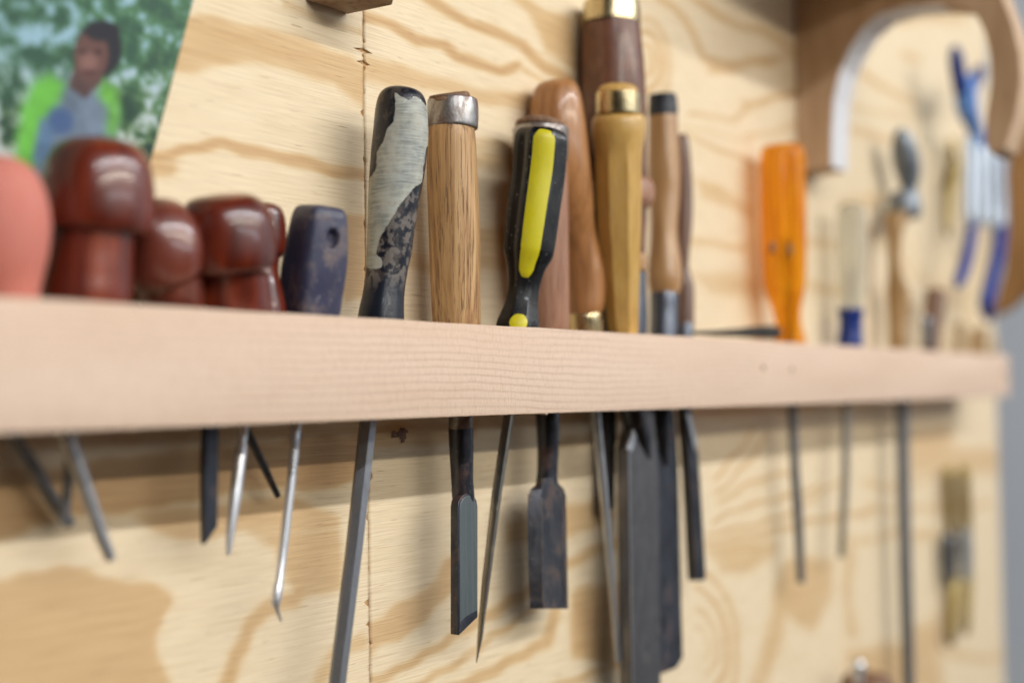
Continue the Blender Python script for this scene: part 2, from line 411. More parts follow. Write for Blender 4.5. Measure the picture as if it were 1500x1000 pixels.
# ------------------------------------------------------------------ plywood panel
def grain_field(px, py, X, Z, left):
    g = np.zeros(px.shape)
    def band(pl, w, I, soft=1.0):
        nonlocal g
        d = seg_dist(px, py, pl)
        g = np.maximum(g, I*np.exp(-(d/w)**2.6))
    def area(pg, I, soft=5):
        nonlocal g
        sd = poly_sd(px, py, pg)
        g = np.maximum(g, I*(1/(1+np.exp(-sd/soft*2.2))))
    wob = 5*np.sin(px*.045+py*.03)+3*np.sin(px*.11-py*.07)
    py = py + wob*.5; px = px + wob*.35
    if left:
        area([(215, 35), (290, 22), (350, 32), (410, 48), (460, 62), (512, 82), (545, 110), (545, 160), (520, 150), (490, 125), (440, 108), (380, 95), (330, 92), (285, 105), (250, 112), (215, 112), (150, 140), (150, 60)], .42, 6)
        band([(150, 245), (225, 228), (270, 220), (330, 212), (380, 222), (430, 236), (480, 247), (540, 258)], 9, .62)
        band([(205, 245), (245, 246)], 15, .5)
        area([(470, 318), (545, 315), (545, 432), (505, 440), (480, 400)], .48, 4)
        band([(200, 400), (420, 470)], 30, .3)
        band([(420, 8), (470, 28), (540, 50)], 7, .25)
        area([(-200, 700), (0, 690), (120, 680), (240, 660), (380, 650), (545, 632), (545, 700), (470, 715), (330, 718), (240, 745), (100, 755), (0, 790), (-200, 800)], .62, 6)
        area([(190, 752), (250, 745), (340, 735), (430, 725), (500, 760), (500, 860), (440, 880), (420, 850), (400, 800), (360, 780), (290, 792), (230, 782)], .42, 6)
        area([(-300, 860), (0, 850), (60, 835), (95, 824), (125, 830), (150, 850), (180, 852), (225, 852), (250, 868), (252, 885), (240, 905), (228, 930), (232, 960), (250, 1000), (240, 1120), (-300, 1120)], .47, 5)
        band([(330, 1010), (348, 960), (365, 920), (385, 893), (430, 880)], 13, .5)
        band([(480, 780), (470, 830), (440, 870)], 12, .45)
        band([(470, 1000), (490, 960), (530, 940)], 14, .35)
        band([(-100, 180), (100, 150), (200, 160)], 25, .35)
        band([(100, 560), (540, 560)], 14, .3)
    else:
        band([(515, 15), (535, 25), (575, 38), (610, 58), (650, 65), (670, 85), (700, 95), (730, 101), (757, 96)], 8, .62)
        band([(615, -10), (660, 18), (690, 36), (730, 50), (762, 62), (780, 83), (800, 101), (835, 118)], 8, .60)
        area([(735, -10), (775, -2), (795, 12), (840, 30), (850, 110), (825, 95), (800, 78), (790, 50), (772, 18)], .42, 5)
        area([(520, 80), (590, 95), (650, 118), (700, 128), (780, 140), (780, 165), (700, 150), (640, 138), (600, 130), (520, 118)], .38, 6)
        band([(757, 96), (790, 118), (815, 130)], 5, .3)
        band([(590, 190), (640, 200), (720, 215), (770, 215)], 12, .25)
        band([(700, 235), (740, 240), (775, 235)], 14, .3)  # soft wall shadow put into the grain as a tan band
        area([(690, 330), (745, 330), (745, 400), (690, 392)], .35, 5)
        band([(600, 380), (650, 400)], 14, .35)
        for r, I in ((9, .2), (20, .40), (34, .42), (48, .3)):
            band([(942+r*math.cos(q)*.8, 92+r*1.35*math.sin(q)) for q in np.linspace(-1.7, 1.7, 14)], 3+r*.06, I)
        band([(962, -5), (990, 15), (1008, 36), (1020, 60), (1030, 85)], 6, .42)
        area([(1028, 78), (1060, 88), (1090, 90), (1130, 80), (1150, 84), (1120, 100), (1090, 102), (1070, 112), (1040, 108)], .48, 4)
        band([(1010, -8), (1050, 22), (1080, 38), (1110, 44), (1140, 60), (1170, 78)], 6, .42)
        band([(1150, 84), (1172, 80)], 4, .3)
        band([(1092, 152), (1130, 143), (1175, 134)], 6, .48)
        band([(1010, 166), (1040, 174), (1075, 175), (1095, 160)], 4, .4)
        band([(1090, 198), (1130, 196), (1170, 186)], 5, .32)
        band([(1008, 198), (1050, 218), (1090, 232), (1120, 250)], 4, .38)
        band([(1000, 185), (1060, 200), (1100, 205)], 3, .25)
        area([(1018, 262), (1050, 268), (1080, 290), (1100, 305), (1100, 320), (1065, 305), (1025, 285)], .34, 5)
        band([(1000, 348), (1025, 355), (1060, 362), (1090, 362)], 6, .34)
        area([(1020, 405), (1080, 398), (1130, 408), (1130, 440), (1040, 428)], .34, 6)
        band([(1185, 355), (1225, 362)], 8, .25); band([(1190, 420), (1240, 425)], 8, .28)
        band([(1245, 95), (1280, 118), (1310, 138), (1340, 152)], 6, .38)
        band([(1240, 185), (1290, 205), (1335, 214)], 7, .30); band([(1245, 155), (1300, 168), (1340, 175)], 5, .24)
        band([(1300, 30), (1350, 22), (1410, 30)], 10, .3); band([(1325, 80), (1345, 88)], 7, .35)
        band([(1240, 300), (1290, 290)], 10, .25)
        for q in range(7):      # old growth fan beside the rail end
            band([(1250+q*30, 320+q*9), (1330+q*16, 400+q*12), (1420, 430+q*10)], 4, .18)
        # below the rail
        area([(530, 625), (700, 612), (700, 640), (600, 655), (530, 660)], .35, 5)
        area([(530, 925), (560, 905), (590, 880), (625, 862), (650, 822), (662, 812), (672, 850), (640, 885), (600, 925), (560, 945), (530, 965)], .48, 5)
        band([(530, 1000), (570, 985), (610, 965), (650, 945), (700, 912), (740, 885), (790, 850)], 8, .46)
        band([(600, 1010), (650, 985), (680, 965), (720, 930), (780, 890)], 6, .36)
        band([(660, 1010), (700, 990), (745, 968), (800, 945), (815, 900)], 10, .48)
        area([(742, 765), (790, 752), (870, 728), (900, 728), (900, 760), (860, 775), (800, 790), (742, 800)], .42, 6)
        area([(838, 870), (860, 860), (905, 850), (930, 880), (930, 990), (870, 965), (838, 960)], .52, 6)
        band([(820, 830), (860, 812), (910, 795)], 10, .4)
        band([(800, 1010), (850, 990), (900, 975)], 8, .35)
        band([(820, 650), (900, 640), (1000, 630)], 8, .3)
        # fan of growth lines
        for a, b, c, d in (((1046, 700), (1062, 680), (1085, 655), (1105, 625)), ((1050, 722), (1075, 700), (1100, 672), (1125, 640)), ((1055, 738), (1090, 715), (1130, 698), (1165, 690)), ((1045, 765), (1090, 745), (1140, 727), (1200, 712)), ((1040, 785), (1090, 772), (1150, 752), (1240, 702))):
            band([a, b, c, d], 4, .40)
        band([(1040, 800), (1080, 786), (1130, 776), (1200, 764), (1270, 748)], 5, .42)
        area([(1035, 806), (1075, 790), (1130, 790), (1140, 805), (1105, 832), (1060, 838)], .34, 6)
        for r, I in ((14, .22), (27, .3), (42, .42), (56, .34)):
            band([(1022+r*math.cos(q)*1.05+8*math.sin(q), 940+r*1.9*math.sin(q)) for q in np.linspace(-1.35, 1.35, 16)], 3+r*.05, I)
        area([(1145, 830), (1180, 815), (1220, 820), (1215, 880), (1190, 925), (1150, 900), (1140, 950), (1115, 1010), (1095, 1010), (1125, 920)], .38, 6)
        band([(1245, 790), (1240, 860), (1250, 930)], 9, .30)
        area([(1240, 955), (1290, 940), (1330, 945), (1335, 920), (1380, 905), (1380, 1010), (1240, 1010)], .38, 7)
        band([(1270, 708), (1320, 712), (1380, 695), (1440, 690)], 5, .35); band([(1270, 742), (1330, 750), (1390, 742), (1450, 735)], 5, .34)
        band([(1260, 792), (1310, 782), (1370, 785)], 6, .34)
        area([(1330, 630), (1390, 622), (1400, 660), (1470, 655), (1470, 690), (1390, 690), (1330, 690)], .36, 6)
        band([(1380, 950), (1440, 965), (1470, 960)], 8, .3)
    # beyond the photographed part the veneer goes on in loose contours
    out = (px < -20) | (px > 1500) | (py < -20) | (py > 1020)
    c = np.sin(Z*70+2.6*np.sin(X*3.1+Z*9)+1.3*np.sin(X*7.3-Z*14))
    g = np.where(out, np.maximum(g, np.clip(c-.35, 0, 1)*.75), g)
    return g
Z0, Z1 = -.42, .56
XS = P(536, 400, 0).x; XE = P(1463, 700, 0).x
panel = thing('plywood_panel', 'large upright pine plywood panel with swirling brown grain behind all the tools', 'plywood panel', Vector((0, 0, Z0)))
part('core_board', panel, box(-.15, XE, .0016, .018, Z0, Z1), M['core'], smooth=False)
def veneer(xa, xb, left):
    dx, dz = .003, .0014
    nx = int((xb-xa)/dx)+1; nz = int((Z1-Z0)/dz)+1
    xs = np.linspace(xa, xb, nx); zs = np.linspace(Z0, Z1, nz)
    X, Z = np.meshgrid(xs, zs)
    co = np.stack([X.ravel(), np.zeros(X.size), Z.ravel()], 1)
    pp = proj(co)
    g = grain_field(pp[:, 0], pp[:, 1], co[:, 0], co[:, 2], left)
    # torn edge along the seam
    r = np.random.RandomState(3 if left else 4)
    jag = np.repeat(r.rand(nz//2+1), 2)[:nz]*.0005+.0004
    tear = np.zeros(nz)
    for k in range(46):
        c = r.randint(nz); wdt = r.randint(1, 3); tear[c:c+wdt] += r.rand()**2*.003
    for zc, ln in ((P(536, 75, 0).z, .009), (P(536, 92, 0).z, .006), (P(536, 880, 0).z, .004), (P(536, 915, 0).z, .003)):
        if left or ln > .005: tear[np.argmin(abs(zs-zc))] = ln
    off = jag+tear
    XX = X.copy()
    if left: XX[:, -1] = xb-off; XX[:, -2] = np.minimum(XX[:, -2], XX[:, -1]-.0003); XX[:, -3] = np.minimum(XX[:, -3], XX[:, -2]-.0003); XX[:, -4] = np.minimum(XX[:, -4], XX[:, -3]-.0003)
    else:
        XX[:, 0] = xa+off; XX[:, 1] = np.maximum(XX[:, 1], XX[:, 0]+.0003); XX[:, 2] = np.maximum(XX[:, 2], XX[:, 1]+.0003); XX[:, 3] = np.maximum(XX[:, 3], XX[:, 2]+.0003)
    me = bpy.data.meshes.new('face_veneer')
    nv = nx*nz
    # front grid + a return strip into the seam
    ed = -1 if left else 0
    v = np.concatenate([np.stack([XX.ravel(), np.zeros(nv), Z.ravel()], 1), np.stack([XX[:, ed], np.full(nz, .0015), zs], 1)])
    v[:, 2] -= Z0
    i = np.arange(nz-1)[:, None]*nx+np.arange(nx-1)[None]
    q = np.stack([i, i+1, i+nx+1, i+nx], -1).reshape(-1, 4)
    e = np.arange(nz-1)*nx+(nx-1 if left else 0); s = nv+np.arange(nz-1)
    q2 = np.stack([e, s, s+1, e+nx], -1) if left else np.stack([s, e, e+nx, s+1], -1)
    q = np.concatenate([q, q2])
    me.vertices.add(len(v)); me.vertices.foreach_set('co', v.ravel())
    me.loops.add(q.size); me.loops.foreach_set('vertex_index', q.ravel().astype(np.int32))
    me.polygons.add(len(q)); me.polygons.foreach_set('loop_start', np.arange(0, q.size, 4, dtype=np.int32)); 
    me.update(calc_edges=True); me.validate()
    o = bpy.data.objects.new('face_veneer', me); COL.objects.link(o); o.parent = panel
    me.materials.append(PLY)
    attr(o, 'grain', np.concatenate([g, g.reshape(nz, nx)[:, ed]+.3]))
veneer(-.15, XS, True); veneer(XS, XE-.0005, False)
# chipped knot hole below the rail
kc = P(585, 636, .0)
kv, kf = [], []
for k in range(48):
    a = random.random()*6.28; r = random.random()*.0036
    p = kc+Vector((math.cos(a)*r*1.9, -.0001-random.random()*.0005, math.sin(a)*r*1.2))
    w = random.uniform(.0007, .0022); h = random.uniform(.0004, .0013)
    b = len(kv); kv += [p+Vector((-w, 0, -h)), p+Vector((w, 0, -h*.5)), p+Vector((w*.6, -.0003, h)), p+Vector((-w*.4, 0, h*1.4))]
    kf.append((b, b+1, b+2, b+3))
part('knot', panel, (kv, kf), M['darkwood'], smooth=False)

# ------------------------------------------------------------------ rail
yr = -GAP
xr = onX(1478, 545, P(1478, 545, GAP).x).x
zt = P(600, 434+(557-434)*600/2107, GAP).z; zb = P(600, 634-(634-557)*600/2107, GAP).z
rail = thing('tool_rail', 'long pinkish softwood strip fixed across the plywood holding the tools', 'tool rail', Vector((xr, 0, zb)))
def rail_mesh():
    n = 900; xs = np.linspace(-.15, xr, n); v, f = [], []
    r = np.random.RandomState(5)
    jb = np.zeros(n)
    for k in range(70): jb[r.randint(n)] += r.rand()**3*.0011
    e = .0007
    for i, x in enumerate(xs):
        wv = .00012*math.sin(x*37)+.0001*math.sin(x*91)
        tb = r.rand()*.00015
        for (y, z) in ((yr+e, zt+wv), (yr+e*.25, zt-e*.25+wv), (yr, zt-e+wv), (yr, zb+e-tb), (yr+e*.3, zb+.0001-tb), (yr+e, zb-jb[i]-tb), (yr+.018, zb), (yr+.018, zt)):
            v.append(Vector((x, y, z)))
    for i in range(n-1):
        for j in range(8): f.append((i*8+j, i*8+(j+1) % 8, (i+1)*8+(j+1) % 8, (i+1)*8+j))
    f.append(tuple(range(8))); f.append(tuple((n-1)*8+j for j in range(8)))
    return v, f
part('front_strip', rail, rail_mesh(), RAIL, auto=30)
part('spacer', rail, box(xr-.03, xr-.001, yr+.0185, -.0005, zb+.001, zt-.001), M['cream'], smooth=False, bevel=.0006)
for hx, hy, hr in ((1118, 538, .0026), (1160, 541, .0024), (1473, 543, .0065)):
    c = P(hx, hy, GAP+.0001); vv = [c+Vector((math.cos(a)*hr*(1+.15*math.sin(3*a)), -.0002, math.sin(a)*hr*.8)) for a in np.linspace(0, 6.28, 17)[:-1]]
    vv2 = [q+Vector((0, .0008, 0)) for q in vv]
    part('nail_hole', rail, (vv+vv2, [tuple(range(16))]+[(i, (i+1) % 16, 16+(i+1) % 16, 16+i) for i in range(16)]), M['blockwood'] if hx > 1400 else M['darkwood'], smooth=False)

# ------------------------------------------------------------------ block near the top
A = P(447, 2, 0); B = P(508, 21, 0)
dq = onX(583, 11, B.x)
bz = (A.z+B.z)/2
b0 = thing('wooden_block', 'small greyish wooden block fixed to the plywood at the top beside the seam', 'wood block', Vector((A.x, 0, bz)))
def blk():
    y1 = dq.y; n = .004
    v = [Vector(q) for q in ((A.x, -.0005, bz), (B.x, -.0005, bz), (B.x, y1+n, bz), (B.x-.004, y1, bz+.0015), (A.x, y1, bz),
                             (A.x, -.0005, bz+.06), (B.x, -.0005, bz+.06), (B.x, y1+n, bz+.06), (B.x-.004, y1, bz+.06), (A.x, y1, bz+.06))]
    f = [(0, 1, 2, 3, 4), (9, 8, 7, 6, 5)]+[(i, (i+1) % 5, 5+(i+1) % 5, 5+i) for i in range(5)]
    return v, f
part('block', b0, blk(), M['blockwood'], smooth=False, bevel=.0008)

# ------------------------------------------------------------------ pinned photograph (flat print)
def photo():
    TR = P(272, 0, .003); BR = P(216, 222, .003)
    ed = (TR-BR).normalized(); nrm = Vector((0, -1, 0)); wd = ed.cross(nrm).normalized()
    if wd.x > 0: wd = -wd
    Hh = .20; W = .22
    bl = TR-ed*.15
    nx, nz = 260, 230
    v, f = [], []
    for j in range(nz):
        for i in range(nx):
            u = i/(nx-1); w = j/(nz-1)
            p = bl+ed*(w*Hh)+wd*(u*W)
            p.y -= .0012*math.sin(w*3)*(1-u)**2+.004*max(0, 1-u*6)**2*(.4+w)
            v.append(p)
    for j in range(nz-1):
        for i in range(nx-1):
            a = j*nx+i; f.append((a, a+1, a+nx+1, a+nx))
    t = NT('photo print')
    va = t.n('ShaderNodeVertexColor'); va.layer_name = 'Col'
    t.set(col=va.outputs[0], rough=.5, spec=.2)
    o = part('photo_print', None, (v, f), t.m, origin=bl)
    m = o.modifiers.new('sheet', 'SOLIDIFY'); m.thickness = .0003
    co = worldco(o); pp = proj(co); x, y = pp[:, 0], pp[:, 1]
    def nz2(sc, seed):
        return np.array([noise.fractal(Vector((a/sc, b/sc, seed)), .7, 2.0, 5) for a, b in zip(x, y)])
    n1 = nz2(34, 1.0); n2 = nz2(14, 5.0); n3 = nz2(60, 9.0)
    col = np.zeros((len(x), 3))
    lf = np.clip(.42+n1*.9+n2*.2, 0, 1)[:, None]
    dark = np.array([.03, .09, .055]); mid = np.array([.10, .25, .10]); skyc = np.array([.55, .72, .80]); ylw = np.array([.35, .48, .16])
    col = dark*(1-lf)+mid*lf
    yy = np.clip((y-90)/120+n3*.6, 0, 1)[:, None]; col = col*(1-.45*yy)+ylw*.45*yy*lf+col*0
    sk = np.clip((n1*.8+n2*.35-.14+np.where(x < 110, .22, 0)+np.where(y > 170, .12, 0))*2.0, 0, 1)[:, None]
    tone = np.clip((y-60)/180, 0, 1)[:, None]
    col = col*(1-sk)+sk*(np.array([.30, .48, .58])*(1-tone)+np.array([.60, .62, .58])*tone)
    def ell(cx, cy, rx, ry, c, rot=0, soft=.18):
        nonlocal col
        dx, dy = x-cx, y-cy
        a = dx*math.cos(rot)+dy*math.sin(rot); b = -dx*math.sin(rot)+dy*math.cos(rot)
        d = np.hypot(a/rx, b/ry); k = np.clip((1-d)/soft+.5, 0, 1)[:, None]
        col = col*(1-k)+np.array(c)*k
    def pg(p, c, soft=5):
        nonlocal col
        k = np.clip(poly_sd(x, y, p)/soft+.5, 0, 1)[:, None]
        col = col*(1-k)+np.array(c)*k*(1+.2*n2[:, None]+.3*n3[:, None])
    pg([(70, 118), (95, 112), (150, 125), (172, 160), (172, 300), (40, 300), (55, 200)], (.16, .21, .28), 14)
    pg([(48, 118), (75, 108), (97, 122), (88, 148), (62, 185), (45, 260), (15, 270), (22, 215), (35, 150)], (.13, .42, .055), 16)
    pg([(148, 118), (170, 128), (176, 170), (170, 200), (156, 195), (158, 160), (143, 140)], (.14, .40, .055), 16)
    ell(88, 178, 20, 20, (.06, .11, .24), soft=.6); pg([(60, 172), (80, 190), (70, 240), (48, 235)], (.10, .18, .30), 8)
    pg([(108, 100), (146, 100), (150, 120), (125, 145), (100, 128)], (.10, .055, .05), 5)
    ell(145, 72, 34, 42, (.018, .018, .025)); ell(134, 82, 25, 38, (.13, .06, .05), .05); ell(130, 92, 13, 13, (.24, .12, .10), soft=.9)
    ell(131, 106, 11, 3, (.07, .03, .03), soft=.8); ell(121, 76, 5, 3, (.03, .015, .015), soft=.8); ell(143, 77, 5, 3, (.03, .015, .015), soft=.8)
    ell(150, 46, 26, 15, (.018, .018, .025))
    col = col*.85
    rgba = np.concatenate([col, np.ones((len(x), 1))], 1).astype(np.float32)
    a = o.data.color_attributes.new('Col', 'FLOAT_COLOR', 'POINT'); a.data.foreach_set('color', rgba.ravel())
    tag(o, 'colour photo print of a person in a green-sleeved shirt outdoors, on the plywood', 'photograph')
photo()

# ------------------------------------------------------------------ tools
GR = 'hand tools standing in the rail'
def tool(name, label, cat, px, py, s, group=GR): return thing(name, label, cat, P(px, py, s), group)
def shaft(t, pts, w, s0, s1, mat, name='shaft', n=18, sect=None, rough=0):
    """pts (px,py) top to bottom, w = width px (number or per-point)"""
    if not hasattr(w, '__len__'): w = [w]*len(pts)
    return part(name, t, lathe([(x, y, q) for (x, y), q in zip(pts, w)], s0, s1, n=n, smoothprof=False, sect=sect, rough=rough), mat)
PG = 'palm gouges at the left end of the rail'
# pink knob
t = tool('palm_gouge', 'salmon pink round-knobbed palm tool with a silver shaft at the far left end', 'palm gouge', -5, 430, .03, PG)
part('knob', t, lathe([(-12, 228, 6), (-12, 231, 50), (-12, 242, 92), (-11, 262, 128), (-10, 295, 152), (-8, 335, 160), (-6, 375, 150), (-2, 410, 126), (0, 440, 112), (3, 470, 110), (8, 520, 60), (30, 560, 24)], .036, .026, n=48), M['pink'])
shaft(t, [(40, 540), (95, 632), (125, 715), (148, 785), (162, 818)], [18, 25, 22, 20, 17], .026, .03, M['steel'], rough=.05)
# off-frame dark one
t = tool('palm_gouge', 'dark gouge whose shaft slants right below the rail at the far left', 'palm gouge', -90, 430, .02, PG)
part('knob', t, lathe([(-175, 250, 8), (-175, 255, 70), (-172, 280, 120), (-165, 330, 150), (-160, 370, 130), (-150, 380, 100), (-120, 460, 96), (-90, 500, 60)], .03, .02, n=40), M['plumwood'])
shaft(t, [(-70, 520), (15, 635), (48, 685), (85, 745), (102, 766)], [18, 23, 23, 21, 18], .02, .008, M['greysteel'])
# red mushroom
t = tool('palm_gouge', 'largest glossy dark red mushroom-knobbed palm gouge in front of the photo print', 'palm gouge', 128, 430, .03, PG)
part('knob', t, lathe([(148, 203, 10), (148, 205, 60), (147, 211, 104), (146, 224, 134), (145, 245, 152), (144, 275, 162), (143, 300, 165), (142, 320, 164), (141, 333, 158), (140, 340, 146), (140, 342, 112)], .036, .034, n=56), M['redwood'])
part('stem', t, lathe([(138, 338, 116), (135, 365, 118), (131, 400, 124), (126, 440, 128), (122, 480, 100), (118, 520, 50), (115, 560, 28)], .034, .026, n=48), M['redwood'])
shaft(t, [(113, 540), (106, 640), (98, 720), (94, 766)], [15, 16, 16, 15], .026, .02, M['greysteel'])
# plum tilted
t = tool('palm_gouge', 'plum brown palm gouge leaning left between the two dark red mushroom knobs', 'palm gouge', 262, 440, .03, PG)
part('knob', t, lathe([(214, 296, 8), (217, 299, 44), (221, 309, 80), (227, 328, 110), (234, 356, 130), (239, 380, 134), (243, 396, 126), (246, 406, 108), (252, 430, 100), (264, 465, 80), (290, 510, 40)], .03, .022, n=48), M['plumwood'])
shaft(t, [(290, 505), (362, 632), (385, 680), (407, 726)], [12, 13, 12, 9], .022, .01, M['black'])
# red no 2
t = tool('palm_gouge', 'smaller dark red mushroom-knobbed palm gouge with a flat black blade', 'palm gouge', 342, 450, .03, PG)
part('knob', t, lathe([(322, 284, 12), (322, 286, 62), (324, 291, 96), (327, 303, 120), (330, 322, 136), (332, 348, 143), (333, 374, 144), (334, 388, 138), (335, 395, 124), (335, 397, 96)], .042, .04, n=56), M['redwood'])
part('stem', t, lathe([(343, 394, 100), (343, 420, 106), (342, 455, 112), (338, 490, 80), (325, 540, 30)], .040, .028, n=48), M['redwood'])
part('blade', t, slab([(303, 600), (321, 600), (319, 770), (301, 797), (300, 700)], .027, .0035), M['black'], bevel=.0004)
# red behind
t = tool('palm_gouge', 'narrow red-handled palm gouge half hidden between the red mushroom knob and the blue handle', 'palm gouge', 375, 450, .016, PG)
part('knob', t, lathe([(372, 298, 10), (372, 300, 52), (372, 306, 80), (373, 325, 90), (373, 355, 92), (373, 372, 84), (374, 379, 70), (375, 400, 66), (376, 430, 78), (376, 470, 84), (372, 520, 40)], .017, .02, n=48), M['redwood'])
part('shaft', t, lathe([(364, 560, 12), (357, 622, 14), (354, 650, 15), (352, 662, 20), (344, 730, 18), (337, 780, 13), (334, 812, 7)], .02, .022, n=16, smoothprof=False), M['brightsteel'])

# blue handle pick
t = tool('bent_pick', 'worn blue-violet plastic-handled pick with a bent silver tip', 'pick', 453, 458, .03)
sq = lambda a, tt: 1.0/((abs(math.cos(a+.6))**5+abs(math.sin(a+.6))**5)**(1/5))*.93
vf = lathe([(470, 301, 20), (470, 303, 50), (469, 308, 64), (468, 320, 72), (466, 340, 77), (463, 370, 82), (459, 400, 84), (456, 430, 81), (453, 460, 77), (450, 500, 60), (446, 540, 26)], .038, .028, n=96, sub=14, sect=sq)
hd = part('handle', t, vf, M['navy'], auto=60)
co = worldco(hd); pp = proj(co); k = np.hypot((pp[:, 0]-487)/7.5, (pp[:, 1]-350)/13)
rc = np.array(CAM)-co; fr = co[:, 1] < np.median(co[:, 1])
push = np.clip((1.25-k)/.5, 0, 1)*.0045*fr
for i, vtx in enumerate(hd.data.vertices):
    if push[i] > 0: vtx.co.y += push[i]*.75; vtx.co.x += push[i]*.5
shaft(t, [(446, 520), (436, 612), (433, 622), (431, 660)], [12, 14, 17, 13], .028, .026, M['brightsteel'])
part('bent_tip', t, lathe([(431, 658, 15), (427, 700, 13), (415, 800, 14), (409, 850, 12), (407, 858, 15), (404, 878, 16), (403, 885, 13), (405, 892, 8), (412, 910, 4)], .026, .026, n=16, smoothprof=False), M['brightsteel'])
part('thumb_screw', t, lathe([(437, 626, 4), (437, 628, 9), (437, 640, 10), (437, 648, 4)], .022, .022, n=12), M['black'])

# grey / black handle file
t = tool('worn_file', 'file with a chipped grey-painted black handle beside the plywood seam', 'file', 558, 465, .03)
vf = lathe([(590, 130, 16), (590, 131.5, 40), (590, 136, 58), (589, 146, 70), (588, 165, 77), (587, 195, 81), (584, 230, 82), (580, 265, 79), (576, 300, 74), (573, 335, 70), (570, 370, 66), (566, 400, 61), (562, 430, 61), (559, 455, 66), (557, 480, 70), (553, 500, 60), (548, 540, 24)], .034, .026, n=110, sub=12)
hd = part('handle', t, vf, M['worn'])
pp = proj(worldco(hd)); x, y = pp[:, 0], pp[:, 1]
gp = [(578, 136), (590, 142), (598, 146), (608, 140), (620, 150), (633, 165), (633, 205), (624, 218), (621, 240), (618, 268), (606, 276), (592, 292), (578, 312), (566, 332), (556, 350), (551, 372), (560, 380), (560, 393), (541, 395), (530, 380), (531, 340), (536, 290), (541, 262), (551, 250), (553, 222), (562, 205), (566, 190), (576, 178), (579, 160)]
attr(hd, 'paint', 1/(1+np.exp(-poly_sd(x, y, gp)/3.0)))
attr(hd, 'chips', np.clip((430-y)/30, 0, 1)*(y > 280)*.9)
attr(hd, 'gloss', np.clip((y-395)/25, 0, 1))
shaft(t, [(548, 530), (541, 600), (519, 800), (492, 1015), (480, 1100)], [16, 25, 25, 25, 25], .026, .03, M['greysteel'], n=24, sect=poly_sect(6, .2618, .03))

# oak chisel
t = tool('skew_chisel', 'skew chisel with a straight oak handle and a steel hoop', 'chisel', 668, 470, .026)
part('handle', t, lathe([(661, 160, 62), (661, 185, 67), (661, 200, 71), (662, 240, 74), (664, 300, 75), (666, 360, 75), (667, 420, 73), (669, 475, 70), (671, 540, 58), (673, 600, 42)], .026, .024, n=64, sub=4), M['oak'])
part('handle_end', t, lathe([(657, 136.5, 40), (657, 137.5, 56), (658, 142, 60), (659, 150, 62), (661, 165, 60)], .026, .026, n=48, sub=4, rough=.035), M['oakend'])
part('hoop', t, lathe([(663, 145.5, 62), (663, 146.5, 71), (663, 149, 74), (663, 165, 76), (663, 182, 75), (663, 187, 74), (663, 189.5, 71), (663, 190, 62)], .026, .026, n=64, sub=3, rough=.012), M['hoop'])
part('ferrule', t, lathe([(675, 560, 36), (675, 600, 36), (675, 626, 36), (675, 630, 33)], .026, .026, n=32, smoothprof=False), M['hoop'])
part('neck', t, lathe([(675, 626, 37), (676, 660, 36), (677, 700, 33), (679, 732, 33), (681, 746, 22)], .026, .0235, n=24, sub=4, sect=poly_sect(8, .2, .25)), M['black'])
def arch(x0, x1, y0, y1, ytop, n=8):
    c = (x0+x1)/2; r = (x1-x0)/2
    return [(c-r*math.cos(q), y0-(y0-ytop)*math.sin(q)) for q in np.linspace(0, math.pi, n)]+[(x1, y1)]
part('blade', t, slab(arch(671, 700, 742, 903, 722)+[(671, 930)], .030, .0055), M['black'], bevel=.0005)  # black body puts the shaded side into the colour; front slab is lighter
part('lit_face', t, slab(arch(673.5, 699.5, 745, 893, 725)+[(684, 902), (673.5, 911)], .0303, .001), M['bladeface'], bevel=.0002)
part('edge_bevel', t, slab([(673, 913), (684, 904), (699, 895), (699.3, 903.5), (672, 930)], .0302, .001), M['black'], bevel=.0002)

# chisel 2 (hooped, reddish)
t = tool('firmer_chisel', 'short rusty wide-bladed chisel with a reddish handle behind the yellow-striped screwdriver', 'chisel', 800, 480, .026)
part('handle', t, lathe([(793, 190, 60), (793, 200, 66), (794, 230, 74), (795, 300, 76), (796, 380, 75), (798, 440, 72), (800, 480, 68), (802, 540, 52), (803, 600, 36)], .028, .024, n=56), M['pinkwood'])
part('handle_end', t, lathe([(793, 179, 40), (793, 180, 62), (792, 184, 74), (792, 190, 74)], .028, .028, n=48, sub=3, rough=.03), M['oakend'])
part('hoop', t, lathe([(792, 187, 70), (792, 188, 80), (792, 195, 82), (792, 232, 80), (792, 236, 76)], .028, .028, n=48, sub=3), M['hoop'])
part('neck', t, lathe([(803, 560, 34), (802, 602, 35), (803, 650, 32), (802, 685, 30), (801, 706, 32), (801, 720, 38), (801, 735, 30)], .026, .0215, n=32, sub=4), M['black'])
def rows_bevel(rows, s, th):
    out = []
    for (y, l, cl, cr, r) in rows:
        out.append([(l, y, s-.0065), (cl, y, s), (cr, y, s), (r, y, s-.0055), (r, y, s-th), (l+8, y, s-th)])
    return loft(out)
part('blade', t, rows_bevel([(700, 790, 795, 808, 814), (710, 784, 794, 812, 820), (716, 777, 793, 818, 826), (726, 773, 793, 822, 829), (760, 772, 793, 823, 830), (820, 773, 794, 825, 831), (880, 775, 795, 827, 832), (891, 776, 796, 828, 832)], .03, .0085), M['rusty'], bevel=.0004)
for xs_ in ((793.5, 794, 795.5), (823.5, 825, 827.5)):
    part('worn_edge_glint', t, tube([P(xs_[0], 728, .0301), P(xs_[1], 800, .0301), P(xs_[2], 884, .0301)], .00026, 6), M['hoop'])  # thin lighter tubes put highlight lines on the worn facet edges

